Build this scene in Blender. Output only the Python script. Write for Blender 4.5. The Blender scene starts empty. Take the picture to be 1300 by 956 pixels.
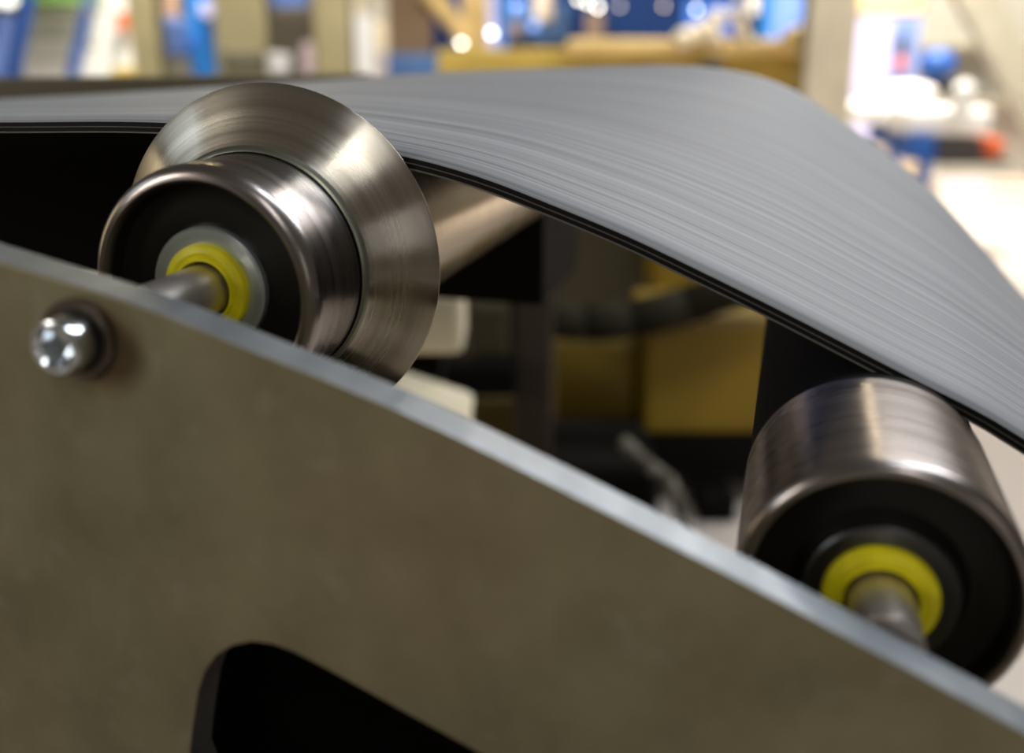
import bpy, bmesh, math, random
from mathutils import Vector, Matrix
random.seed(3)
sc = bpy.context.scene
col = sc.collection

# ------------------------------------------------------------------ camera
FPX = 1274.9; CAM_H = 1.1
TH = math.radians(15.3358); PITCH = math.radians(16.6634)
cd = bpy.data.cameras.new('camera'); cam = bpy.data.objects.new('camera', cd); col.objects.link(cam)
cam.location = (0, 0, CAM_H)
cam.rotation_euler = (math.pi/2 - PITCH, 0, TH)
cd.sensor_width = 36; cd.lens = FPX/1300*36
cd.shift_y = -(478-433)/1300
cd.clip_start = 0.02; cd.clip_end = 60
cd.dof.use_dof = True; cd.dof.focus_distance = 0.478; cd.dof.aperture_fstop = 3.4
sc.camera = cam
sc.view_settings.view_transform = 'Standard'; sc.view_settings.look = 'None'
sc.view_settings.exposure = 0.0; sc.view_settings.gamma = 1.0

# ------------------------------------------------------------------ light
w = bpy.data.worlds.new('world'); sc.world = w; w.use_nodes = True
w.node_tree.nodes['Background'].inputs[0].default_value = (1.0, 0.90, 0.74, 1)
w.node_tree.nodes['Background'].inputs[1].default_value = 0.10

def area(name, loc, aim, sx, sy, power, color, spread=180):
    l = bpy.data.lights.new(name, 'AREA'); l.shape = 'RECTANGLE'; l.size = sx; l.size_y = sy
    l.energy = power; l.color = color; l.spread = math.radians(spread)
    o = bpy.data.objects.new(name, l); col.objects.link(o); o.location = loc
    o.rotation_euler = (Vector(aim)-Vector(loc)).to_track_quat('-Z', 'Y').to_euler()
    return o
WARM = (1.0, 0.93, 0.82); COOL = (0.86, 0.93, 1.0)
# long ceiling lamps over the hall
area('unseen_lamp', (1.8, 4.6, 3.8), (1.4, 4.6, 0), 0.5, 3.0, 135, (1, .95, .90))
area('unseen_lamp', (3.4, 7.8, 4.0), (3.0, 8.6, 0), 0.8, 3.0, 82, (1, .95, .90), 110)
area('unseen_lamp', (-3.2, 6.0, 4.0), (-3.0, 8.6, .6), 0.8, 3.0, 470, (1, .97, .88), 100)
area('unseen_lamp', (0.4, 6.4, 4.0), (0.4, 8.2, 0), 0.6, 3.0, 270, (1, .92, .78), 110)
area('unseen_lamp', (0.9, 1.5, 3.0), (0.3, 0.6, 1), 0.35, 2.0, 52, COOL)
# unseen area lights, added for fill and for reflections on the cone flange
area('unseen_lamp', (-2.6, -1.9, 2.0), (-0.2, 0.3, 0.95), 0.7, 1.3, 36, WARM)  # fill light added for the side plate face
area('unseen_lamp', (-1.6, 2.4, 3.8), (-2.6, 6.0, .9), 0.5, 2.0, 26, (1, .96, .88), 80)  # added to brighten the bucket and post in the background
area('unseen_lamp', (0.95, -2.4, 3.5), (-0.2, 0.4, 1.0), 0.20, 1.6, 26, (1, .98, .95))
area('unseen_strip_light', (2.6, -3.0, 1.35), (-0.2, 0.4, 1.0), 0.10, 1.4, 2.2, (1, .88, .60))  # unseen strip added for the yellow spoke on the cone flange
area('unseen_strip_light', (3.2, -2.9, 1.6), (-0.2, 0.4, 1.0), 0.35, 1.4, 3.0, (.85, .85, 1))
area('unseen_side_light', (-5.2, .55, 1.5), (-0.2, 0.4, 1.0), 1.2, 1.5, 15.0, (1, .82, .55))  # unseen light added for the cream patch at the cone's left
area('unseen_side_light', (-4.8, -.9, 3.2), (-0.2, 0.4, 1.0), 1.8, 1.3, 15.0, (.68, .85, 1))  # unseen bluish light added for the cone's upper left

# ------------------------------------------------------------------ helpers
R_ = Vector((math.cos(TH), math.sin(TH), 0)); FH = Vector((-math.sin(TH), math.cos(TH), 0)); ZZ = Vector((0, 0, 1))
F_ = FH*math.cos(PITCH) - ZZ*math.sin(PITCH); U_ = ZZ*math.cos(PITCH) + FH*math.sin(PITCH)
CAM = Vector((0, 0, CAM_H))
def ray(u, v): return R_*((u-650)/FPX) - U_*((v-433)/FPX) + F_
def at_y(u, v, y):
    d = ray(u, v); return CAM + d*(y/d.y)
def at_d(u, v, D):
    d = ray(u, v); return CAM + d*(D/d.dot(FH))
def on_floor(u, v, z=0.0):
    d = ray(u, v); return CAM + d*((z-CAM_H)/d.z)

def link(name, me, m=None, parent=None, smooth=False):
    o = bpy.data.objects.new(name, me); col.objects.link(o)
    if m is not None:
        for x in (m if isinstance(m, (list, tuple)) else [m]): me.materials.append(x)
    if parent is not None: o.parent = parent
    if smooth:
        for p in me.polygons: p.use_smooth = True
    return o
def obj(name, bm, m=None, parent=None, smooth=False):
    me = bpy.data.meshes.new(name); bmesh.ops.recalc_face_normals(bm, faces=bm.faces); bm.to_mesh(me); bm.free()
    return link(name, me, m, parent, smooth)
def tag(o, label=None, cat=None, group=None, kind=None):
    if label: o['label'] = label
    if cat: o['category'] = cat
    if group: o['group'] = group
    if kind: o['kind'] = kind
    return o
def empty(name, loc=(0, 0, 0), rz=0.0, rot=None):
    o = bpy.data.objects.new(name, None); col.objects.link(o); o.location = loc
    o.rotation_euler = rot if rot else (0, 0, rz); o.empty_display_size = 0.05
    return o
def bevel(o, w_, seg=2, ang=35):
    b = o.modifiers.new('bevel', 'BEVEL'); b.width = w_; b.segments = seg; b.limit_method = 'ANGLE'; b.angle_limit = math.radians(ang)
    return o
def add_box(bm, c, s, rot=None):
    M = Matrix.Translation(Vector(c))
    if rot is not None: M = M @ rot
    M = M @ Matrix.Diagonal((s[0], s[1], s[2], 1))
    bmesh.ops.create_cube(bm, size=1.0, matrix=M)
def add_cyl(bm, p0, p1, r0, r1=None, n=24, caps=True):
    p0 = Vector(p0); p1 = Vector(p1); d = p1-p0
    q = d.to_track_quat('Z', 'Y').to_matrix().to_4x4()
    bmesh.ops.create_cone(bm, cap_ends=caps, cap_tris=False, segments=n, radius1=r0, radius2=r0 if r1 is None else r1,
                          depth=d.length, matrix=Matrix.Translation((p0+p1)/2) @ q)
def add_beam(bm, p0, p1, w_, h_):
    p0 = Vector(p0); p1 = Vector(p1); d = p1-p0
    x = d.normalized(); up = ZZ if abs(x.z) < .95 else FH
    y = up.cross(x).normalized(); z = x.cross(y)
    M = Matrix((x, y, z)).transposed().to_4x4()
    add_box(bm, (p0+p1)/2, (d.length, w_, h_), M)
def add_sphere(bm, c, r, sc_=(1, 1, 1), n=20):
    bmesh.ops.create_uvsphere(bm, u_segments=n, v_segments=n//2, radius=r, matrix=Matrix.Translation(Vector(c)) @ Matrix.Diagonal((*sc_, 1)))
def lathe(name, prof, m, parent, n=128, closed=False, smooth=True):
    """revolve (radius, z) about local Z"""
    bm = bmesh.new(); rings = []
    for r, z in prof:
        rings.append([bm.verts.new((r*math.cos(2*math.pi*i/n), r*math.sin(2*math.pi*i/n), z)) for i in range(n)])
    pairs = list(zip(rings[:-1], rings[1:])) + ([(rings[-1], rings[0])] if closed else [])
    for a, b in pairs:
        for i in range(n): bm.faces.new((a[i], a[(i+1) % n], b[(i+1) % n], b[i]))
    o = obj(name, bm, m, parent, smooth)
    e = o.modifiers.new('edge', 'EDGE_SPLIT'); e.split_angle = math.radians(28)
    return o

# ------------------------------------------------------------------ materials
def mat(name, base, rough=.5, metal=0.0, var=None, scale=12.0, spec=.5, bump=0.0, emit=None, estr=0.0, stretch=(1, 1, 1), detail=4):
    m = bpy.data.materials.new(name); m.use_nodes = True; nt = m.node_tree; b = nt.nodes['Principled BSDF']
    b.inputs['Base Color'].default_value = (*base, 1); b.inputs['Roughness'].default_value = rough
    b.inputs['Metallic'].default_value = metal; b.inputs['Specular IOR Level'].default_value = spec
    if emit: b.inputs['Emission Color'].default_value = (*emit, 1); b.inputs['Emission Strength'].default_value = estr
    if var or bump:
        tc = nt.nodes.new('ShaderNodeTexCoord'); mp = nt.nodes.new('ShaderNodeMapping'); mp.inputs['Scale'].default_value = stretch
        nz = nt.nodes.new('ShaderNodeTexNoise'); nz.inputs['Scale'].default_value = scale; nz.inputs['Detail'].default_value = detail
        nt.links.new(tc.outputs['Object'], mp.inputs[0]); nt.links.new(mp.outputs[0], nz.inputs['Vector'])
        if var:
            cr = nt.nodes.new('ShaderNodeValToRGB'); cr.color_ramp.elements[0].position = .32; cr.color_ramp.elements[1].position = .68
            cr.color_ramp.elements[0].color = (*base, 1); cr.color_ramp.elements[1].color = (*var, 1)
            nt.links.new(nz.outputs['Fac'], cr.inputs[0]); nt.links.new(cr.outputs[0], b.inputs['Base Color'])
        if bump:
            bp = nt.nodes.new('ShaderNodeBump'); bp.inputs['Strength'].default_value = bump; bp.inputs['Distance'].default_value = .002
            nt.links.new(nz.outputs['Fac'], bp.inputs['Height']); nt.links.new(bp.outputs[0], b.inputs['Normal'])
    return m

def turned(name, c0, c1, rough, rings=900.0, aniso=.0, r_var=.08, metal=1.0, bump=.0):
    """lathe-turned metal: fine rings round the object's own Z axis"""
    m = bpy.data.materials.new(name); m.use_nodes = True; nt = m.node_tree; N = nt.nodes; L = nt.links; b = N['Principled BSDF']
    b.inputs['Metallic'].default_value = metal
    tc = N.new('ShaderNodeTexCoord'); sp = N.new('ShaderNodeSeparateXYZ'); L.new(tc.outputs['Object'], sp.inputs[0])
    cx = N.new('ShaderNodeCombineXYZ'); L.new(sp.outputs[0], cx.inputs[0]); L.new(sp.outputs[1], cx.inputs[1])
    ln = N.new('ShaderNodeVectorMath'); ln.operation = 'LENGTH'; L.new(cx.outputs[0], ln.inputs[0])
    cz = N.new('ShaderNodeCombineXYZ'); L.new(ln.outputs['Value'], cz.inputs[0]); L.new(sp.outputs[2], cz.inputs[1])
    outs = []
    for s, d in ((rings, 3.0), (rings*.16, 2.0)):
        nz = N.new('ShaderNodeTexNoise'); nz.inputs['Scale'].default_value = s; nz.inputs['Detail'].default_value = d
        L.new(cz.outputs[0], nz.inputs['Vector']); outs.append(nz.outputs['Fac'])
    ad = N.new('ShaderNodeMath'); ad.operation = 'ADD'; L.new(outs[0], ad.inputs[0]); L.new(outs[1], ad.inputs[1])
    mr = N.new('ShaderNodeMapRange'); mr.inputs['From Min'].default_value = .7; mr.inputs['From Max'].default_value = 1.3
    L.new(ad.outputs[0], mr.inputs[0])
    mx = N.new('ShaderNodeMix'); mx.data_type = 'RGBA'; mx.inputs[6].default_value = (*c0, 1); mx.inputs[7].default_value = (*c1, 1)
    L.new(mr.outputs[0], mx.inputs[0]); L.new(mx.outputs[2], b.inputs['Base Color'])
    r2 = N.new('ShaderNodeMapRange'); r2.inputs['To Min'].default_value = rough-r_var/2; r2.inputs['To Max'].default_value = rough+r_var/2
    L.new(mr.outputs[0], r2.inputs[0]); L.new(r2.outputs[0], b.inputs['Roughness'])
    if bump:
        bp = N.new('ShaderNodeBump'); bp.inputs['Strength'].default_value = bump; bp.inputs['Distance'].default_value = .0003
        L.new(mr.outputs[0], bp.inputs['Height']); L.new(bp.outputs[0], b.inputs['Normal'])
    if aniso:
        tg = N.new('ShaderNodeTangent'); tg.direction_type = 'RADIAL'; tg.axis = 'Z'
        L.new(tg.outputs[0], b.inputs['Tangent']); b.inputs['Anisotropic'].default_value = aniso; b.inputs['Anisotropic Rotation'].default_value = .25
    return m

M = {}
M['roller'] = turned('dark_polished_steel', (.24, .215, .205), (.34, .31, .30), .28, 500, .45)
M['cone'] = turned('turned_bright_steel', (.46, .42, .35), (.56, .52, .45), .26, 520, .92, .06)
M['bright'] = turned('bright_steel', (.62, .66, .64), (.74, .78, .76), .22, 900, .3)
M['hub'] = turned('zinc_hub', (.50, .56, .56), (.62, .68, .68), .30, 500, .3, metal=.8)
M['hub2'] = turned('grey_hub', (.10, .10, .10), (.14, .14, .14), .35, 700, .3)
M['collar'] = mat('dark_collar', (.24, .25, .20), .34, .95)
M['black'] = mat('black_cap', (.006, .005, .004), .38, 0, spec=.25)
M['deep'] = mat('black_gap', (.003, .003, .003), .8, 0, spec=.1)
M['yellow_seal'] = mat('yellow_green_plastic', (.78, .70, .008), .42, 0, var=(.60, .53, .008), scale=90, spec=.4)
M['shaft'] = mat('mill_steel_shaft', (.62, .56, .51), .30, .85, var=(.46, .41, .37), scale=60, stretch=(1, 1, .4), bump=.15)
M['shaded_shell'] = mat('shaded_shell_black', (.004, .004, .004), .7, spec=.08)  # rear of the steel roller, shade under the belt put into black
M['drum'] = turned('drum_steel', (.30, .26, .20), (.40, .35, .27), .20, 500, .5)
M['hole'] = mat('shaded_cut_wall', (.012, .010, .008), .6, spec=.2)  # shade inside the cut-out put into the wall colour
M['zinc'] = mat('zinc_plated_steel', (.62, .66, .70), .18, 1.0)
M['washer'] = mat('brown_washer', (.10, .082, .062), .38, .8)

# foreground plate
def plate_mat():
    m = bpy.data.materials.new('brown_mill_scale_steel'); m.use_nodes = True; nt = m.node_tree; N = nt.nodes; L = nt.links; b = N['Principled BSDF']
    tc = N.new('ShaderNodeTexCoord')
    n1 = N.new('ShaderNodeTexNoise'); n1.inputs['Scale'].default_value = 26; n1.inputs['Detail'].default_value = 6; n1.inputs['Roughness'].default_value = .62
    n2 = N.new('ShaderNodeTexNoise'); n2.inputs['Scale'].default_value = 7; n2.inputs['Detail'].default_value = 3
    n3 = N.new('ShaderNodeTexNoise'); n3.inputs['Scale'].default_value = 70; n3.inputs['Detail'].default_value = 5
    for n in (n1, n2, n3): L.new(tc.outputs['Object'], n.inputs['Vector'])
    c1 = N.new('ShaderNodeValToRGB'); e = c1.color_ramp.elements
    e[0].position = .30; e[0].color = (.165, .143, .096, 1); e[1].position = .72; e[1].color = (.235, .212, .150, 1)
    L.new(n1.outputs['Fac'], c1.inputs[0])
    c2 = N.new('ShaderNodeValToRGB'); e = c2.color_ramp.elements
    e[0].position = .35; e[0].color = (.92, .95, .80, 1); e[1].position = .65; e[1].color = (1.05, .96, .84, 1)
    L.new(n2.outputs['Fac'], c2.inputs[0])
    mx = N.new('ShaderNodeMix'); mx.data_type = 'RGBA'; mx.blend_type = 'MULTIPLY'; mx.inputs[0].default_value = 1
    L.new(c1.outputs[0], mx.inputs[6]); L.new(c2.outputs[0], mx.inputs[7])
    # pale scuffs
    c3 = N.new('ShaderNodeValToRGB'); e = c3.color_ramp.elements; e[0].position = .60; e[0].color = (0, 0, 0, 1); e[1].position = .75; e[1].color = (.35, .35, .35, 1)
    L.new(n3.outputs['Fac'], c3.inputs[0])
    m2 = N.new('ShaderNodeMix'); m2.data_type = 'RGBA'; m2.inputs[7].default_value = (.28, .25, .19, 1)
    L.new(c3.outputs[0], m2.inputs[0]); L.new(mx.outputs[2], m2.inputs[6])
    # rust ring beside the bolt
    vm = N.new('ShaderNodeVectorMath'); vm.operation = 'DISTANCE'; vm.inputs[1].default_value = (-.2235, .28, .9995)
    L.new(tc.outputs['Object'], vm.inputs[0])
    rr = N.new('ShaderNodeMapRange'); rr.inputs['From Min'].default_value = .012; rr.inputs['From Max'].default_value = .021
    rr.inputs['To Min'].default_value = .75; rr.inputs['To Max'].default_value = 0; L.new(vm.outputs['Value'], rr.inputs[0])
    m3 = N.new('ShaderNodeMix'); m3.data_type = 'RGBA'; m3.inputs[7].default_value = (.10, .055, .02, 1)
    L.new(rr.outputs[0], m3.inputs[0]); L.new(m2.outputs[2], m3.inputs[6])
    L.new(m3.outputs[2], b.inputs['Base Color'])
    b.inputs['Roughness'].default_value = .48; b.inputs['Metallic'].default_value = .35; b.inputs['Specular IOR Level'].default_value = .4
    bp = N.new('ShaderNodeBump'); bp.inputs['Strength'].default_value = .25; bp.inputs['Distance'].default_value = .0006
    L.new(n3.outputs['Fac'], bp.inputs['Height']); L.new(bp.outputs[0], b.inputs['Normal'])
    return m
M['plate'] = plate_mat()
M['plate_edge'] = mat('sawn_steel_edge', (.20, .215, .23), .42, .7, var=(.29, .305, .32), scale=60, stretch=(1, .3, 1), bump=.2)

def belt_mat():
    m = bpy.data.materials.new('black_rubber_belt'); m.use_nodes = True; nt = m.node_tree; N = nt.nodes; L = nt.links; b = N['Principled BSDF']
    uv = N.new('ShaderNodeUVMap'); outs = []
    for s, d in ((1, 4), (6, 3)):
        mp = N.new('ShaderNodeMapping'); mp.inputs['Scale'].default_value = (1.6*s, 150*s, 1) if s == 1 else (3, 900, 1)
        nz = N.new('ShaderNodeTexNoise'); nz.inputs['Scale'].default_value = 1; nz.inputs['Detail'].default_value = d
        L.new(uv.outputs[0], mp.inputs[0]); L.new(mp.outputs[0], nz.inputs['Vector']); outs.append(nz.outputs['Fac'])
    ad = N.new('ShaderNodeMath'); ad.operation = 'ADD'; L.new(outs[0], ad.inputs[0]); L.new(outs[1], ad.inputs[1])
    cr = N.new('ShaderNodeValToRGB'); e = cr.color_ramp.elements
    e[0].position = .36; e[0].color = (.128, .130, .138, 1); e[1].position = .64; e[1].color = (.31, .315, .33, 1)
    hf = N.new('ShaderNodeMath'); hf.operation = 'MULTIPLY'; hf.inputs[1].default_value = .5; L.new(ad.outputs[0], hf.inputs[0])
    L.new(hf.outputs[0], cr.inputs[0]); L.new(cr.outputs[0], b.inputs['Base Color'])
    b.inputs['Roughness'].default_value = .58; b.inputs['Specular IOR Level'].default_value = .45
    return m
M['belt'] = belt_mat()
M['belt_edge'] = mat('belt_cut_edge', (.004, .004, .004), .6, spec=.15)
M['belt_bead'] = mat('belt_ply_line', (.11, .10, .09), .45)

# ------------------------------------------------------------------ hall
M['floor'] = mat('cream_floor', (.66, .575, .50), .4, var=(.58, .505, .44), scale=1.2)
M['wall'] = mat('beige_wall', (.50, .46, .37), .7, var=(.44, .40, .32), scale=.8)
bm = bmesh.new(); add_box(bm, (0, 5, -.05), (24, 22, .1)); tag(obj('floor', bm, M['floor']), kind='structure')
bm = bmesh.new(); add_box(bm, (0, 12.6, 2.2), (24, .2, 4.4)); tag(obj('wall_back', bm, M['wall']), kind='structure')

# ------------------------------------------------------------------ conveyor
def hermite(pts, x):
    n = len(pts)
    if x <= pts[0][0]: return pts[0][1]
    if x >= pts[-1][0]: return pts[-1][1]
    def sl(i):
        if i == 0: return (pts[1][1]-pts[0][1])/(pts[1][0]-pts[0][0])
        if i == n-1: return (pts[-1][1]-pts[-2][1])/(pts[-1][0]-pts[-2][0])
        return (pts[i+1][1]-pts[i-1][1])/(pts[i+1][0]-pts[i-1][0])
    for i in range(n-1):
        if x <= pts[i+1][0]:
            h = pts[i+1][0]-pts[i][0]; t = (x-pts[i][0])/h
            return ((2*t**3-3*t*t+1)*pts[i][1]+(t**3-2*t*t+t)*h*sl(i)+(-2*t**3+3*t*t)*pts[i+1][1]+(t**3-t*t)*h*sl(i+1))
YN, YF = .432, .95
near = [(-1.3, 1.040), (-.80, 1.053), (-.55, 1.0585), (-.387, 1.0615), (-.296, 1.0632), (-.235, 1.0598), (-.170, 1.0508), (-.1335, 1.0425), (-.0983, 1.0308),
        (-.0639, 1.0182), (-.0312, 1.0043), (.004, .9888), (.056, .9648), (.0861, .9512), (.1027, .942), (.20, .886), (.35, .795), (.6, .64)]
k = YF/1.1
far = [(x*k, 1.1+(z-1.1)*k) for x, z in [(-1.5, 1.00), (-.98, 1.026), (-.749, 1.0416), (-.5386, 1.0557), (-.384, 1.0660), (-.257, 1.0715), (-.13, 1.0752), (-.066, 1.0705),
       (-.008, 1.055), (.041, 1.026), (.09, .993), (.139, .9555), (.19, .905), (.241, .850), (.35, .73), (.7, .35)]]
TK = .0062
bm = bmesh.new(); uvl = bm.loops.layers.uv.new('UVMap'); NX, NY = 190, 24; top = []; bot = []
x0, x1 = -1.28, .58
for i in range(NX+1):
    x = x0+(x1-x0)*i/NX; rt = []; rb = []
    za, zb = hermite(near, x), hermite(far, x)
    dz = (hermite(near, min(x+.01, x1+.01))-hermite(near, x-.01))/.02; nrm = Vector((-dz, 0, 1)).normalized()
    for j in range(NY+1):
        t = j/NY; y = YN+(YF-YN)*t; z = za*(1-t)+zb*t
        drop = .0012*max(0, 1-(j/1.0)) if j < 1 else 0
        rt.append(bm.verts.new((x, y, z-drop))); rb.append(bm.verts.new(Vector((x, y, z))-nrm*TK))
    top.append(rt); bot.append(rb)
def uvface(vs, mi=0):
    f = bm.faces.new(vs); f.material_index = mi; f.smooth = mi == 0
    for l in f.loops: l[uvl].uv = (l.vert.co.x, l.vert.co.y)
for i in range(NX):
    for j in range(NY):
        uvface((top[i][j], top[i+1][j], top[i+1][j+1], top[i][j+1]))
        uvface((bot[i][j], bot[i][j+1], bot[i+1][j+1], bot[i+1][j]), 1)
    uvface((top[i][0], bot[i][0], bot[i+1][0], top[i+1][0]), 1)
    uvface((top[i][NY], top[i+1][NY], bot[i+1][NY], bot[i][NY]), 1)
belt = obj('conveyor_belt', bm, [M['belt'], M['belt_edge']])
tag(belt, 'wide black rubber conveyor belt with fine lengthwise streaks running down over the rollers', 'conveyor belt')
for off, rr in ((.0036, .00022), (.0062, .00042)):
    bm = bmesh.new(); pts = []
    for i in range(0, NX+1):
        x = x0+(x1-x0)*i/NX; dz = (hermite(near, x+.01)-hermite(near, x-.01))/.02; nrm = Vector((-dz, 0, 1)).normalized()
        pts.append((Vector((x, YN-.0001, hermite(near, x)))-nrm*off, nrm))
    rings = [[bm.verts.new(p+n_*rr*math.cos(a)+Vector((0, -1, 0))*rr*math.sin(a)) for a in [q*math.pi/3 for q in range(6)]] for p, n_ in pts]
    for a, b in zip(rings[:-1], rings[1:]):
        for q in range(6): bm.faces.new((a[q], a[(q+1) % 6], b[(q+1) % 6], b[q]))
    obj('edge_bead', bm, M['belt_bead'], belt, True)

AXR = (-math.pi/2, 0, 0)    # local Z of a turned part points along world +Y
def seal_parts(root, yo, hubmat, hub_y):
    # hub ring recessed in the end cap, then the plastic seal ring and the shaft; z is measured from the roller rim
    h = hub_y
    lathe('hub_ring', [(.0192, h+.004), (.0196, h), (.0255, h-.0004), (.0264, h+.0006), (.0266, h+.004)], hubmat, root)
    lathe('seal_ring', [(.0122, h-.0010), (.0126, h-.0034), (.0160, h-.0040), (.0166, h-.0036), (.0188, h-.0032), (.0195, h-.0020), (.0197, h+.004), (.0122, h+.004)], M['yellow_seal'], root, closed=True)
    lathe('seal_lip', [(.0121, h-.0030), (.0128, h-.0048), (.0140, h-.0046), (.0146, h-.0030)], M['yellow_seal'], root)

def roller(loc_x, loc_z, y_rim, body_r, rim_r, y_end, hubmat, hub_off, label, flange=False):
    root = empty('idler_roller', (loc_x, y_rim, loc_z), rot=AXR)
    rc = body_r-rim_r            # rounding of the rim
    L_ = y_end-y_rim
    prof = []
    lip = rim_r-.0012
    prof += [(lip-.0016, .010), (lip-.0012, .0030), (lip-.0003, .0006), (rim_r-.0006, 0)]
    for a in range(0, 91, 10):
        aa = math.radians(a); prof.append((rim_r+rc*math.sin(aa), rc*1.25*(1-math.cos(aa))))
    if flange:
        yb = .4092-y_rim
        prof += [(body_r, yb-.0012), (body_r-.0006, yb-.0003), (body_r-.0016, yb)]
    else:
        prof += [(body_r, .421-y_rim), (body_r-.0008, .4215-y_rim)]
        lathe('shaded_shell', [(body_r-.0009, .4212-y_rim), (body_r-.0009, L_), (body_r-.02, L_)], M['shaded_shell'], root, 96)
    lathe('shell', prof, M['roller'], root, 160)
    lathe('end_cap', [(lip-.0012, .0032), (lip-.0030, .0085), (lip-.010, .0098), (.0300, .0090), (.0270, hub_off+.0036), (.0150, hub_off+.0038)], M['black'], root, 96)
    seal_parts(root, 0, hubmat, hub_off)
    lathe('shaft', [(.0001, .2985-y_rim), (.0108, .2985-y_rim), (.0113, .2990-y_rim), (.0113, hub_off), (.0113, L_*.6)], M['shaft'], root, 64)
    if flange:
        yb = .4092-y_rim; yo = .4292-y_rim
        lathe('groove', [(body_r-.0016, yb-.001), (body_r-.0022, yb+.0004), (.0536, yb+.0006)], M['deep'], root)
        lathe('collar', [(.0536, yb+.0004), (.0539, yb-.0016), (.0546, yb-.0013), (.0557, yb-.0001), (.05640, yb+.0008)], M['collar'], root, 160)
        lathe('guide_flange', [(.05640, yb+.0008), (.0580, yb+.0026), (.0700, yb+.0117), (.0826, yo-.0006), (.0831, yo), (.0829, yo+.0012), (.0560, yo+.0016), (.0535, yo+.0016)], M['cone'], root, 256)
        lathe('drum', [(.0535, yo+.001), (.0535, YF-y_rim), (.02, YF-y_rim)], M['drum'], root, 128)
    tag(root, label, 'roller')
    return root
roller(-.2355, .9985, .3622, .0532, .0476, .95, M['hub'], .0062,
       'polished dark steel roller with a wide shiny cone flange behind it', True)
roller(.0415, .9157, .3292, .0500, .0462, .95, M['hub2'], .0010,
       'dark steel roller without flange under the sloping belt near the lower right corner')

# side plate
top_edge = [(-.70, 1.124), (-.40, 1.0582), (-.30, 1.0362), (-.2593, 1.0272), (-.226, 1.0199), (-.210, 1.0162), (-.1938, 1.0118), (-.178, 1.0070), (-.1631, 1.0022), (-.1386, .9950),
            (-.1156, .9876), (-.0933, .9794), (-.0648, .9680), (-.033, .9548), (0, .9408), (.027, .9289), (.0493, .9190), (.15, .8730), (.30, .8040)]
outline = top_edge + [(.30, .55), (-.70, .55)]
hole = [(-.2035, .845), (-.1985, .866), (-.1945, .876), (-.1890, .8835), (-.1820, .8888), (-.1740, .8918), (-.1660, .8921), (-.1580, .8905), (-.1440, .8852), (-.110, .8710), (-.070, .8545), (-.060, .8470),
        (-.056, .836), (-.060, .825), (-.070, .818), (-.195, .818), (-.203, .822), (-.206, .832)]
bm = bmesh.new()
edges = []
for loop in (outline, hole):
    vs = [bm.verts.new((x, .28, z)) for x, z in loop]
    edges += [bm.edges.new((vs[i], vs[(i+1) % len(vs)])) for i in range(len(vs))]
r = bmesh.ops.triangle_fill(bm, use_beauty=True, edges=edges)
ff = [g for g in bm.faces]
ex = bmesh.ops.extrude_face_region(bm, geom=ff)
bmesh.ops.translate(bm, verts=[g for g in ex['geom'] if isinstance(g, bmesh.types.BMVert)], vec=(0, .0165, 0))
bmesh.ops.recalc_face_normals(bm, faces=bm.faces)
for f in bm.faces:
    c = f.calc_center_median()
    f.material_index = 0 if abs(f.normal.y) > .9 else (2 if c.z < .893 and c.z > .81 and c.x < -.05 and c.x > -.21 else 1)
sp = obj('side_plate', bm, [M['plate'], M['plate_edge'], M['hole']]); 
b = bevel(sp, .0009, 2, 50)
tag(sp, 'large brown steel side plate crossing the foreground, with pale sawn top edge and cut-out', 'steel plate')

# socket head bolt
bx, bz = -.2304, 1.0020
root = empty('socket_bolt', (bx, .2798, bz), rot=AXR)
tag(root, 'zinc plated hex socket bolt screwed into the steel side plate at left', 'bolt')
lathe('washer', [(.0098, 0.0), (.0140, 0.0), (.0143, -.0006), (.0142, -.0022), (.0137, -.0028), (.0100, -.0028)], M['washer'], root, 64)
lathe('spring_washer', [(.0098, -.0025), (.0112, -.0026), (.0114, -.0032), (.0112, -.0040), (.0098, -.0042)], M['black'], root, 64)
bm = bmesh.new(); n = 72
def ring(r, z, hexy=0.0):
    out = []
    for i in range(n):
        a = 2*math.pi*i/n+.26
        rh = r
        if hexy: rh = r*math.cos(math.pi/6)/math.cos((a % (math.pi/3))-math.pi/6)
        out.append(bm.verts.new((rh*math.cos(a), rh*math.sin(a), z)))
    return out
rs = [ring(.0094, -.0040), ring(.0097, -.0046), ring(.0097, -.0124), ring(.0094, -.0131), ring(.0088, -.0134), ring(.0072, -.0134), ring(.0066, -.0128), ring(.0066, -.0122, 1), ring(.0066, -.0062, 1), ring(.0010, -.0052)]
for a, b in zip(rs[:-1], rs[1:]):
    for i in range(n): bm.faces.new((a[i], a[(i+1) % n], b[(i+1) % n], b[i]))
bm.faces.new(rs[-1])
o = obj('bolt_head', bm, M['zinc'], root, True); e = o.modifiers.new('e', 'EDGE_SPLIT'); e.split_angle = math.radians(25)

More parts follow.
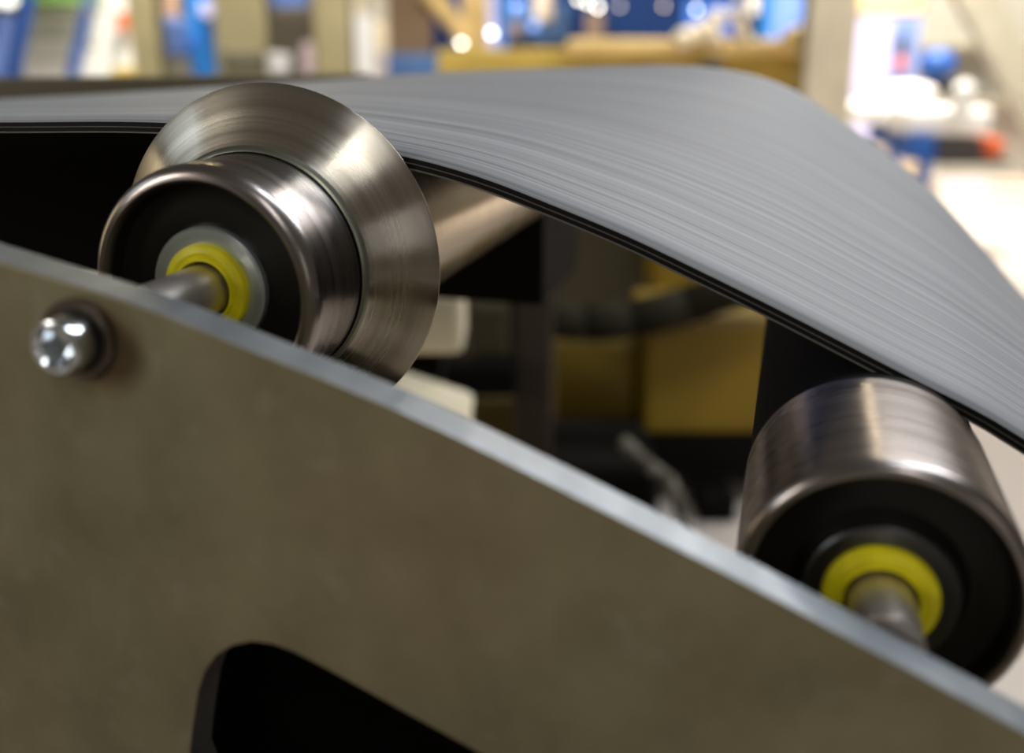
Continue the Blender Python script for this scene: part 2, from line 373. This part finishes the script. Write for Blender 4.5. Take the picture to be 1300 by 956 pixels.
# parts of the machine under the belt, with two added dark sheets
M['dark_frame'] = mat('black_painted_frame', (.006, .005, .004), .75, spec=.08)
M['tube'] = mat('bare_steel_tube', (.52, .44, .32), .42, .6)
pa = at_y(690, 270, 1.0); pb = at_y(640, 386, 1.0)
bm = bmesh.new(); add_box(bm, ((-1.5+pa.x)/2, 1.09, (1.0+pb.z)/2+.005), (abs(-1.5-pa.x), .18, 1.01-pb.z)); o = obj('cross_girder', bm, M['dark_frame'])
tag(bevel(o, .004), 'black box girder crossing under the belt behind the flanged roller', 'girder')
bm = bmesh.new(); add_box(bm, (-.46, .46, .62), (.66, .02, .40)); o = obj('cutout_backing', bm, M['dark_frame'])  # black sheet added so the cut-out shows dark
tag(bevel(o, .002), 'added black backing that darkens the cut-out of the brown side plate', 'steel plate')
bm = bmesh.new(); add_box(bm, (-1.1, .5, .004), (2.6, 2.9, .008)); tag(obj('floor_dark_sheet', bm, M['dark_frame']), 'black sheet added on the floor to darken the space below the belt', 'mat')  # added to darken the floor and the roller reflections
bm = bmesh.new(); add_beam(bm, at_d(-160, 116, 1.25), at_d(470, 110, 1.25), .06, .030); o = obj('side_beam', bm, mat('olive_brown_beam', (.085, .070, .038), .5))
add = o.modifiers.new('b', 'BEVEL'); add.width = .004; add.segments = 2
tag(o, 'olive brown side beam along the far edge of the belt at left', 'beam')

# ------------------------------------------------------------------ background things (seen out of focus, built at their real distance)
def rbox(bm, u0, v0, u1, v1, D, th=.1, zlo=None, zhi=None, back=0.0):
    """upright box turned towards the aisle; pixel rectangle -> real place at distance D"""
    um, vm = (u0+u1)/2, (v0+v1)/2
    a = at_d(u0, vm, D); b_ = at_d(u1, vm, D); z1 = at_d(um, v0, D).z; z0 = at_d(um, v1, D).z
    if zlo is not None: z0 = zlo
    if zhi is not None: z1 = zhi
    c = (a+b_)/2 + FH*(th/2+back); c.z = (z0+z1)/2
    add_box(bm, c, ((b_-a).length, th, z1-z0), Matrix.Rotation(TH, 4, 'Z'))
    return c
def pal(name, c, v=.82, rough=.55, metal=0, **k): return mat(name, c, rough, metal, var=tuple(x*v for x in c), scale=5, **k)
TAN = pal('tan_painted_steel', (.37, .315, .165)); TANL = pal('light_tan_steel', (.62, .55, .42)); TAN_SHADE = pal('shaded_tan_steel', (.10, .085, .045))
BLUE = pal('blue_paint', (.012, .09, .38)); BLUEL = pal('light_blue_sheet', (.16, .29, .75)); NAVY = pal('navy_paint', (.0012, .013, .060), spec=.15); BRIGHTB = pal('bright_blue_paint', (.01, .19, .60))
WHITE = pal('white_enamel', (.86, .85, .83), .95); CREAM = pal('cream_paint', (.80, .70, .50), .92); GREEN = pal('light_green_paint', (.32, .60, .15)); YEL = pal('ochre_yellow_paint', (.50, .35, .06))
YELL = pal('pale_yellow_paint', (.72, .52, .20)); ORANGE = pal('orange_plastic', (.75, .14, .04)); BROWN = pal('brown_board', (.17, .105, .05)); DARK = pal('dark_iron', (.03, .025, .018)); GREYP = pal('grey_panel', (.42, .40, .35))
LAV = pal('pale_lavender_enamel', (.52, .50, .76), .96)
def single(name, fn, m, label, cat, group=None, bev=.01, smooth=False):
    bm = bmesh.new(); fn(bm); o = obj(name, bm, m, None, smooth)
    if bev: bevel(o, bev)
    return tag(o, label, cat, group)
def part(name, fn, m, parent, bev=.006, smooth=False):
    bm = bmesh.new(); fn(bm); o = obj(name, bm, m, parent, smooth)
    if bev: bevel(o, bev)
    return o

def column(u0, u1, D, m, m2, label, th=.14):
    root = empty('steel_column', (0, 0, 0)); tag(root, label, 'column', 'steel columns of the hall')
    c = (u0+u1)/2
    def front(bm): rbox(bm, u0, 0, u1, 60, D, .012, 0, 4.2)
    def back(bm): rbox(bm, u0, 0, u1, 60, D, .012, 0, 4.2, back=th)
    def web(bm): rbox(bm, c-2, 0, c+2, 60, D, th-.012, 0, 4.2, back=.012)
    def base(bm): rbox(bm, u0-6, 0, u1+6, 60, D-.04, th+.1, 0, .03)
    part('front_flange', front, m, root, 0); part('rear_flange', back, m2, root, 0); part('web', web, m2, root, 0); part('base_plate', base, m2, root, 0)  # web and rear flange darker, their shade put into the colour
column(163, 198, 6.2, TAN, TAN_SHADE, 'tan steel column at left, just right of the white cabinet')
column(272, 338, 5.8, TAN, TAN_SHADE, 'widest tan steel column left of centre, beside the blue machine')
column(398, 444, 6.0, TAN, TAN_SHADE, 'tan steel column left of the tall white post')
column(586, 618, 6.6, YELL, TAN, 'pale yellow column with a diagonal brace leaning on it')
column(1028, 1090, 5.2, TANL, TAN, 'broad pale grey column at the end of the yellow rail')

# far left: cabinet, ladder, green machine
root = empty('storage_cabinet'); tag(root, 'white cabinet behind the blue ladder at far left', 'cabinet')
part('cabinet_body', lambda bm: rbox(bm, 20, -60, 172, 105, 8.45, .5, 0, 1.52), WHITE, root)
for i, v in enumerate((15, 44, 72)):
    part('shelf_rail', lambda bm: rbox(bm, 38, v, 102, v+6, 8.4, .05), pal('pale_rail', (.66, .63, .58)), root, 0)
single('green_machine', lambda bm: rbox(bm, -60, 0, 112, 22, 7.9, .3, 1.37, 2.2), GREEN, 'light green machine housing behind the ladder in the top left corner', 'machine')
single('round_lamp', lambda bm: add_sphere(bm, at_d(8, 0, 7.84), .085, (1, .5, .55)), mat('lit_glass', (.9, .9, .85), .4, emit=(1, .97, .9), estr=2), 'white oval lamp against the green machine in the top left corner', 'lamp', bev=0, smooth=True)
single('orange_box', lambda bm: rbox(bm, 146, 16, 163, 38, 8.28, .09), ORANGE, 'small orange box on the white cabinet', 'box')
single('yellow_tray', lambda bm: rbox(bm, 142, 85, 166, 108, 8.26, .11), YEL, 'small yellow tray at the foot of the white cabinet', 'tray')
root = empty('step_ladder'); tag(root, 'blue ladder leaning in front of the white cabinet at far left', 'ladder')
for (a, b_, wd) in (((46, -60), (10, 130), .085), ((128, -60), (84, 130), .055)):
    part('stringer', lambda bm: add_beam(bm, at_d(*a, 7.0), at_d(*b_, 6.6), .05, wd), BLUE, root)
part('side_rail', lambda bm: add_beam(bm, at_d(8, 20, 7.1), at_d(-14, 130, 6.8), .05, .11), BLUEL, root)
for v in (12, 58):
    part('bracket', lambda bm: rbox(bm, 124-v*.24-12, v-4, 124-v*.24+8, v+4, 6.75, .03), GREYP, root)

# blue machine between the first two columns
root = bluem = empty('blue_machine'); tag(root, 'blue machine standing between the two leftmost tan columns', 'machine')
part('machine_body', lambda bm: rbox(bm, 238, 0, 268, 90, 6.3, .3, .3, 1.75), BRIGHTB, root, .02)
part('side_housing', lambda bm: rbox(bm, 206, 22, 242, 74, 6.35, .25), pal('dull_blue', (.07, .12, .30)), root, .03)
part('handwheel', lambda bm: add_cyl(bm, at_d(243, 56, 6.2), at_d(243, 56, 6.26), .045), BLUE, root, .004)
part('gauge', lambda bm: add_cyl(bm, at_d(262, 12, 6.22), at_d(262, 12, 6.31), .048), LAV, bluem, .004)
single('pink_canister', lambda bm: add_cyl(bm, at_d(218, 21.5, 6.45), at_d(218, -30, 6.45), .052), pal('salmon_plastic', (.62, .38, .24)), 'salmon pink canister beside the leftmost tan column', 'canister', bev=.006)
single('small_gearbox', lambda bm: rbox(bm, 280, 62, 334, 98, 5.6, .12, 0), pal('olive_iron', (.14, .12, .07)), 'olive gearbox at the foot of the widest tan column', 'gearbox', bev=.03)
# dark cabinet
root = empty('control_cabinet'); tag(root, 'dark brown cabinet between two tan columns, left of centre', 'cabinet')
part('cabinet_body', lambda bm: rbox(bm, 336, 0, 400, 100, 6.4, .4, 0, 1.5), pal('dark_brown_sheet', (.07, .055, .03)), root)
part('door', lambda bm: rbox(bm, 346, 12, 398, 120, 6.38, .02), pal('dark_brown_door', (.09, .07, .045)), root)
single('blue_hood', lambda bm: rbox(bm, 330, -16, 386, 8, 6.0, .2), BLUEL, 'light blue hood on top of the dark cabinet', 'hood')
root = empty('side_table'); tag(root, 'dark side table carrying the white bucket and the pinkish bottle', 'table')
part('table_top', lambda bm: rbox(bm, 328, 97, 412, 101, 5.3, .24), DARK, root, 0)
for uu in (332, 404): part('leg', lambda bm: rbox(bm, uu, 101, uu+5, 120, 5.35, .05, 0), DARK, root, 0)
single('white_bucket', lambda bm: add_cyl(bm, at_d(354, 96, 5.4), at_d(354, 68, 5.4), .050, .066), WHITE, 'white bucket in front of the dark cabinet', 'bucket', bev=.006)
single('pink_bottle', lambda bm: add_cyl(bm, at_d(391, 96, 5.4), at_d(390, 54, 5.4), .034, .028), pal('pinkish_white', (.62, .48, .50)), 'pinkish white bottle right of the white bucket', 'bottle', bev=.006)
# white post and brown board
single('white_post', lambda bm: rbox(bm, 452, 20, 474, 140, 5.6, .09, 0), WHITE, 'tall white post left of the brown crate', 'post')
single('cream_post', lambda bm: rbox(bm, 438, 0, 462, 15, 6.4, .1, 0, 2.3), CREAM, 'cream post end above the tall white post', 'post')
single('cream_roll', lambda bm: add_cyl(bm, at_d(482, 28, 5.7), at_d(483, 66, 5.7), .036), CREAM, 'upper cream roll beside the tall white post', 'roll', 'rolls beside the white post')
single('grey_roll', lambda bm: add_cyl(bm, at_d(483, 66.5, 5.7), Vector((*at_d(484, 92, 5.7).xy, 0)), .034), pal('pale_grey', (.56, .50, .48)), 'lower pale grey roll beside the tall white post', 'roll', 'rolls beside the white post')
single('brown_crate', lambda bm: rbox(bm, 492, 2, 546, 70, 6.3, .3, None, 1.75), BROWN, 'brown crate standing behind the far edge of the belt, left of centre', 'crate')
single('blue_sill', lambda bm: rbox(bm, 478, 70, 560, 110, 6.2, .4, 0), pal('mid_blue', (.06, .14, .34)), 'mid blue plinth under the brown crate', 'plinth')
single('blue_upright', lambda bm: rbox(bm, 545, 0, 572, 64, 7.0, .2, 0, 2.2), NAVY, 'navy upright right of the brown crate', 'upright')
single('diagonal_brace', lambda bm: add_beam(bm, at_d(528, -30, 6.15), at_d(594, 52, 6.57), .06, .11), YELL, 'pale yellow diagonal brace leaning on a column', 'brace')
single('lilac_strip', lambda bm: rbox(bm, 619, 0, 631, 50, 6.5, .05, 0, 2.2), LAV, 'lilac strip beside the pale yellow column', 'strip')
single('blue_strip', lambda bm: rbox(bm, 632, 0, 643, 60, 6.6, .05, 0, 2.2), BRIGHTB, 'bright blue strip right of the lilac strip', 'strip')

# big navy press behind the yellow rail
root = empty('navy_press'); tag(root, 'long navy blue machine behind the ochre rail', 'machine')
part('machine_body', lambda bm: rbox(bm, 560, 0, 985, 120, 8.0, .8, .0, 2.4), NAVY, root)
part('panel', lambda bm: rbox(bm, 646, 4, 720, 52, 7.97, .03), pal('steel_blue', (.025, .07, .17)), root)
part('panel', lambda bm: rbox(bm, 870, 2, 945, 46, 7.97, .03), BLUE, root)
part('bracket', lambda bm: rbox(bm, 744, 14, 766, 58, 7.9, .06), pal('dull_brown', (.11, .07, .045)), root)
part('bracket', lambda bm: rbox(bm, 645, 28, 662, 46, 7.9, .06), pal('red_brown', (.12, .08, .07)), root)
part('knob', lambda bm: add_sphere(bm, at_d(678, 34, 7.85), .035), BLUEL, root, 0, True)
part('knob', lambda bm: add_sphere(bm, at_d(657, 10, 7.85), .045), BLUEL, root, 0, True)
single('tan_bottle', lambda bm: add_cyl(bm, at_d(690, 26, 7.9), at_d(690, -12, 7.9), .068), pal('tan_plastic', (.42, .34, .26)), 'tan bottle in front of the navy machine', 'bottle', bev=.01)
single('blue_pillar', lambda bm: rbox(bm, 966, 0, 980, 46, 6.4, .1, 0, 2.2), BRIGHTB, 'bright blue narrow pillar left of the pale blue sheet', 'pillar')
single('blue_sheet', lambda bm: rbox(bm, 978, 0, 1034, 52, 6.8, .04, 0, 2.2), BLUEL, 'pale blue sheet leaning beside the broad grey column', 'sheet')
single('white_jar', lambda bm: add_cyl(bm, at_d(959, 18, 7.9), at_d(959, -16, 7.9), .06), pal('pale_cream', (.70, .62, .50)), 'pale cream jar left of the bright blue pillar', 'jar', bev=.008)
# ochre guard rail
root = empty('guard_rail'); tag(root, 'ochre yellow guard rail beyond the crest of the belt', 'rail')
part('rail_beam', lambda bm: add_beam(bm, at_d(556, 88, 5.6), at_d(1030, 86, 5.6), .1, .21), YEL, root, .02)
part('rail_top', lambda bm: add_beam(bm, at_d(720, 60, 5.55), at_d(1030, 60, 5.55), .14, .085), YELL, root, .02)
part('rail_post', lambda bm: rbox(bm, 985, 82, 1024, 160, 5.55, .1, 0), pal('deep_ochre', (.42, .27, .04)), root, .01)
part('rail_post', lambda bm: rbox(bm, 575, 82, 610, 160, 5.65, .1, 0), YEL, root, .01)
# heap of cream hose on the rail
part('bumper', lambda bm: add_sphere(bm, at_d(903, 84, 5.43), .05, (1.5, .6, .7)), DARK, root, 0, True)
root = empty('cream_hose'); tag(root, 'coiled cream hose lying on the ochre rail', 'hose')
part('coil', lambda bm: [add_sphere(bm, at_d(u, v, 5.45), r_, (1, .7, 1)) for u, v, r_ in ((868, 49, .052), (884, 42, .048), (900, 36, .050), (912, 22, .045), (906, 48, .045))], CREAM, root, 0, True)
part('hose_end', lambda bm: [add_sphere(bm, at_d(u, v, 5.5), r_, (.8, .7, 1.2)) for u, v, r_ in ((934, 16, .042), (938, 32, .045), (944, 46, .046))], pal('cream_grey', (.66, .58, .46)), root, 0, True)
single('cream_cloth', lambda bm: add_sphere(bm, at_d(1012, 52, 5.4), .085, (1, .5, .9)), YELL, 'pale yellow cloth bundle against the broad grey column', 'cloth', bev=0, smooth=True)

# glowing beads in place of blurred specular glints
glow = lambda n_, c, s: mat(n_, (.8, .8, .8), .4, emit=c, estr=s)
for (u, v, D, r_, c, s, lb) in ((586, 54, 6.50, .016, (1, .97, .88), 14, 'small glowing bead, a white glint on the pale yellow column below the brace'),
                                (624, 42, 6.49, .015, (.95, .96, 1), 10, 'small glowing bead, a white glint on the lilac strip'),
                                (735, -1, 7.98, .016, (1, .93, .70), 9, 'leftmost glowing bead, a cream glint on the navy machine'),
                                (746, 3, 7.98, .016, (1, .93, .70), 9, 'middle glowing bead, a cream glint on the navy machine'),
                                (759, 9, 7.98, .016, (1, .93, .78), 12, 'brightest glowing bead, a cream glint on the navy machine'),
                                (787, 8, 7.98, .015, (.5, .30, .2), 1.6, 'dim glowing bead, a brownish glint on the navy machine'),
                                (843, 8, 7.98, .015, (.8, .45, .15), 2.2, 'dim glowing bead, an amber glint on the navy machine'),
                                (884, 12, 7.95, .015, (.8, .8, .75), 6, 'small glowing bead, a grey white glint above the cream hose')):
    o = single('glint_bead', lambda bm: add_sphere(bm, at_d(u, v, D), r_), glow('glint_glow', c, s), lb, 'lamp', 'glowing beads for glints', 0, True)

# right: white cabinet, bench, goods
root = empty('white_cabinet'); tag(root, 'white cabinet with yellow top right of the broad grey column', 'cabinet')
part('cabinet_body', lambda bm: rbox(bm, 1084, 18, 1166, 150, 7.0, .4, 0), LAV, root, .02)
part('cabinet_top', lambda bm: rbox(bm, 1082, 0, 1170, 18, 6.98, .42, None, 1.75), pal('cream_yellow', (.85, .62, .28), .95), root, .02)
part('notice', lambda bm: rbox(bm, 1132, 24, 1164, 104, 6.97, .02), pal('pale_blue_card', (.20, .30, .62)), root, 0)
root = empty('spray_can'); tag(root, 'dark can with an orange base held on the front of the white cabinet', 'can')
part('can_body', lambda bm: add_cyl(bm, at_d(1145, 72, 6.93), at_d(1146, 46, 6.93), .028), DARK, root)
part('can_base', lambda bm: add_cyl(bm, at_d(1143, 88, 6.92), at_d(1145, 72, 6.92), .031), ORANGE, root)
root = empty('workbench'); tag(root, 'white topped workbench with blue legs at right', 'workbench')
part('bench_top', lambda bm: rbox(bm, 1078, 134, 1168, 158, 5.6, .5), WHITE, root, .02)
part('bench_leg', lambda bm: rbox(bm, 1134, 158, 1142, 210, 5.7, .05, 0), BLUE, root)
part('bench_leg', lambda bm: rbox(bm, 1168, 200, 1182, 240, 5.2, .05, 0), BLUE, root)
part('drawer', lambda bm: rbox(bm, 1126, 160, 1150, 186, 5.6, .3), pal('deep_blue', (.01, .05, .22)), root)
part('drawer', lambda bm: rbox(bm, 1153, 175, 1189, 204, 5.2, .3), BLUE, root)
single('white_sheet', lambda bm: rbox(bm, 1150, 137, 1262, 172, 5.25, .3), WHITE, 'thick white slab on the workbench, in front', 'slab', bev=.03)
single('white_sack', lambda bm: add_sphere(bm, at_d(1152, 118, 5.75), .16, (1, .6, .38)), WHITE, 'white sack lying on the workbench', 'sack', bev=0, smooth=True)
root = empty('white_bottle'); tag(root, 'upright white bottle on the slab at right', 'bottle')
part('bottle_body', lambda bm: add_cyl(bm, at_d(1222, 140, 5.2), at_d(1224, 108, 5.2), .055), WHITE, root, .012)
part('bottle_neck', lambda bm: add_cyl(bm, at_d(1224, 109, 5.2), at_d(1224, 102, 5.2), .04, .02), WHITE, root, .004)
single('blue_helmet', lambda bm: add_sphere(bm, at_d(1190, 82, 6.05), .108, (1, .9, .85)), BLUE, 'blue safety helmet above the white sack', 'helmet', bev=0, smooth=True)
single('helmet_block', lambda bm: rbox(bm, 1166, 102, 1214, 108, 6.0, .2, .78), DARK, 'black stool block below the blue helmet', 'block')
root = empty('tool_case'); tag(root, 'long dark case with an orange end under the workbench slab', 'case')
part('case_body', lambda bm: rbox(bm, 1190, 176, 1252, 203, 5.3, .25), pal('dark_grey_case', (.10, .09, .09)), root, .02)
part('case_end', lambda bm: rbox(bm, 1250, 176, 1276, 200, 5.28, .27), ORANGE, root, .02)
part('case_foot', lambda bm: rbox(bm, 1190, 203, 1284, 209, 5.27, .3), DARK, root, .01)
single('drum', lambda bm: add_cyl(bm, Vector((*at_d(1142, 222, 6.2).xy, 0)), at_d(1142, 220, 6.2), .24), pal('peach_drum', (.7, .6, .5)), 'pale drum carrying the two sacks beyond the belt edge', 'drum')
single('sack', lambda bm: add_sphere(bm, at_d(1120, 196, 6.2), .115, (.8, .8, 1)), pal('peach_sack', (.80, .68, .60)), 'peach coloured sack under the bench beyond the belt edge', 'sack', bev=0, smooth=True)
single('sack', lambda bm: add_sphere(bm, at_d(1161, 202, 6.2), .098, (.8, .8, 1)), pal('cream_sack', (.82, .70, .46)), 'cream coloured sack beside the blue bench leg', 'sack', bev=0, smooth=True)
# sloping grey girder and wall panels at right
single('sloping_girder', lambda bm: add_beam(bm, at_d(1206, -60, 6.8), at_d(1345, 190, 6.8), .12, .24), pal('grey_girder', (.36, .34, .27)), 'broad grey girder sloping down at the right edge', 'girder')
root = empty('wall_rack'); tag(root, 'pale grey rack behind the sloping girder', 'rack')
part('rack_back', lambda bm: rbox(bm, 1165, -60, 1420, 205, 8.6, .1, 0), pal('grey_sheet', (.38, .37, .32), .92), root)
for v in (58, 130):
    part('rack_shelf', lambda bm: rbox(bm, 1165, v-3, 1420, v+4, 8.3, .3), pal('shelf_tan', (.30, .27, .20)), root)
# floor tape
def tape(u0, v0, u1, v1, wd, m, label):
    a, b_ = on_floor(u0, v0, .001), on_floor(u1, v1, .001)
    single('floor_tape', lambda bm: add_beam(bm, a, b_, wd, .002), m, label, 'tape', bev=0)
tape(1185, 229, 1262, 231, .16, pal('lilac_tape', (.42, .36, .62)), 'lilac tape line across the pale floor at right')
tape(1256, 233, 1420, 238, .26, pal('red_tape', (.78, .22, .16)), 'red tape line across the pale floor at the right edge')

# ---- below the belt
PZ = at_d(855, 557, 2.26).z + .002
OCH = pal('mustard_paint', (.28, .175, .004)); 
root = empty('yellow_cabinet'); tag(root, 'larger mustard yellow cabinet seen under the belt, right of its twin', 'cabinet', 'mustard cabinets under the belt')
part('cabinet_body', lambda bm: rbox(bm, 816, 402, 1000, 556, 2.3, .3, PZ), OCH, root, .02)
part('door', lambda bm: rbox(bm, 822, 412, 994, 550, 2.285, .013), OCH, root, .006)
root = empty('yellow_cabinet'); tag(root, 'smaller mustard yellow cabinet seen under the belt, left of its twin', 'cabinet', 'mustard cabinets under the belt')
part('cabinet_body', lambda bm: rbox(bm, 702, 430, 808, 556, 2.35, .3, PZ), pal('dark_mustard', (.19, .12, .006)), root, .02)
single('yellow_box', lambda bm: rbox(bm, 832, 300, 930, 380, 3.0, .3), OCH, 'mustard yellow box high up behind the mustard cabinets', 'box', bev=.03)
single('olive_housing', lambda bm: rbox(bm, 690, 200, 1100, 425, 3.3, .3), pal('dark_olive', (.055, .045, .016)), 'dark olive machine housing behind the mustard cabinets', 'machine', bev=.03)
single('sagging_duct', lambda bm: [add_cyl(bm, at_d(a, b_, 2.235), at_d(c, d, 2.235), .0445, n=18) for a, b_, c, d in ((680, 402, 740, 410), (740, 410, 800, 406), (800, 406, 870, 388), (870, 388, 1010, 343))],
       mat('dark_duct', (.026, .023, .014), .9, spec=.1), 'thick dark duct sagging above the mustard cabinets', 'duct', bev=0, smooth=True)
single('brown_post', lambda bm: rbox(bm, 652, 250, 702, 800, 1.9, .08, 0), pal('dark_brown_post', (.040, .026, .014)), 'dark brown post left of the mustard cabinets', 'post')
root = empty('plinth_frame'); tag(root, 'black frame carrying the mustard cabinets', 'frame')
part('slab', lambda bm: rbox(bm, 700, 557, 1010, 604, 2.26, .4), M['dark_frame'], root, 0)
for uu in (702, 992): part('leg', lambda bm: rbox(bm, uu, 600, uu+14, 620, 2.3, .3, 0), M['dark_frame'], root, 0)
single('black_block', lambda bm: rbox(bm, 888, 632, 936, 664, (on_floor(912, 664)-CAM).dot(FH), .12, .0), M['dark_frame'], 'small black block on the floor below the mustard cabinets', 'block')
single('black_sump', lambda bm: rbox(bm, 690, 590, 838, 700, 1.95, .3, .009), M['dark_frame'], 'black sump tray below the smaller mustard cabinet', 'tray', bev=.03)
single('grey_hose', lambda bm: [add_cyl(bm, at_d(a, b_, 1.7), at_d(c, d, 1.7), .013, n=14) for a, b_, c, d in ((790, 560, 822, 590), (822, 590, 850, 610), (850, 610, 866, 650), (866, 650, 880, 760), (880, 760, 900, 1060))],
       pal('grey_rubber_hose', (.16, .14, .11)), 'grey hose hanging beside the black sump tray', 'hose', bev=0, smooth=True)
root = empty('cream_gearbox'); tag(root, 'cream casting seen right beside the cone flange', 'casting')
part('upper_block', lambda bm: rbox(bm, 500, 372, 588, 452, 1.35, .12), CREAM, root, .012)
part('lower_block', lambda bm: add_beam(bm, at_d(490, 506, 1.3), at_d(594, 540, 1.3), .12, .06), CREAM, root, .012)
part('pedestal', lambda bm: rbox(bm, 500, 530, 560, 900, 1.42, .12, .009), M['dark_frame'], root, .006)
part('bridge', lambda bm: rbox(bm, 480, 452, 560, 506, 1.42, .08), M['dark_frame'], root, .006)
single('olive_box', lambda bm: rbox(bm, 592, 380, 652, 463, 1.9, .2), pal('olive_drum', (.060, .045, .016)), 'dark olive box right of the cream casting', 'box', bev=.02)
single('mustard_foot', lambda bm: rbox(bm, 592, 505, 690, 640, 2.0, .3), pal('brown_mustard', (.13, .085, .012)), 'brownish yellow block behind the top edge of the side plate', 'block', bev=.02)
single('dark_bar', lambda bm: rbox(bm, 560, 464, 656, 506, 1.83, .08), M['dark_frame'], 'black bar between the olive box and the brownish yellow block', 'bar')
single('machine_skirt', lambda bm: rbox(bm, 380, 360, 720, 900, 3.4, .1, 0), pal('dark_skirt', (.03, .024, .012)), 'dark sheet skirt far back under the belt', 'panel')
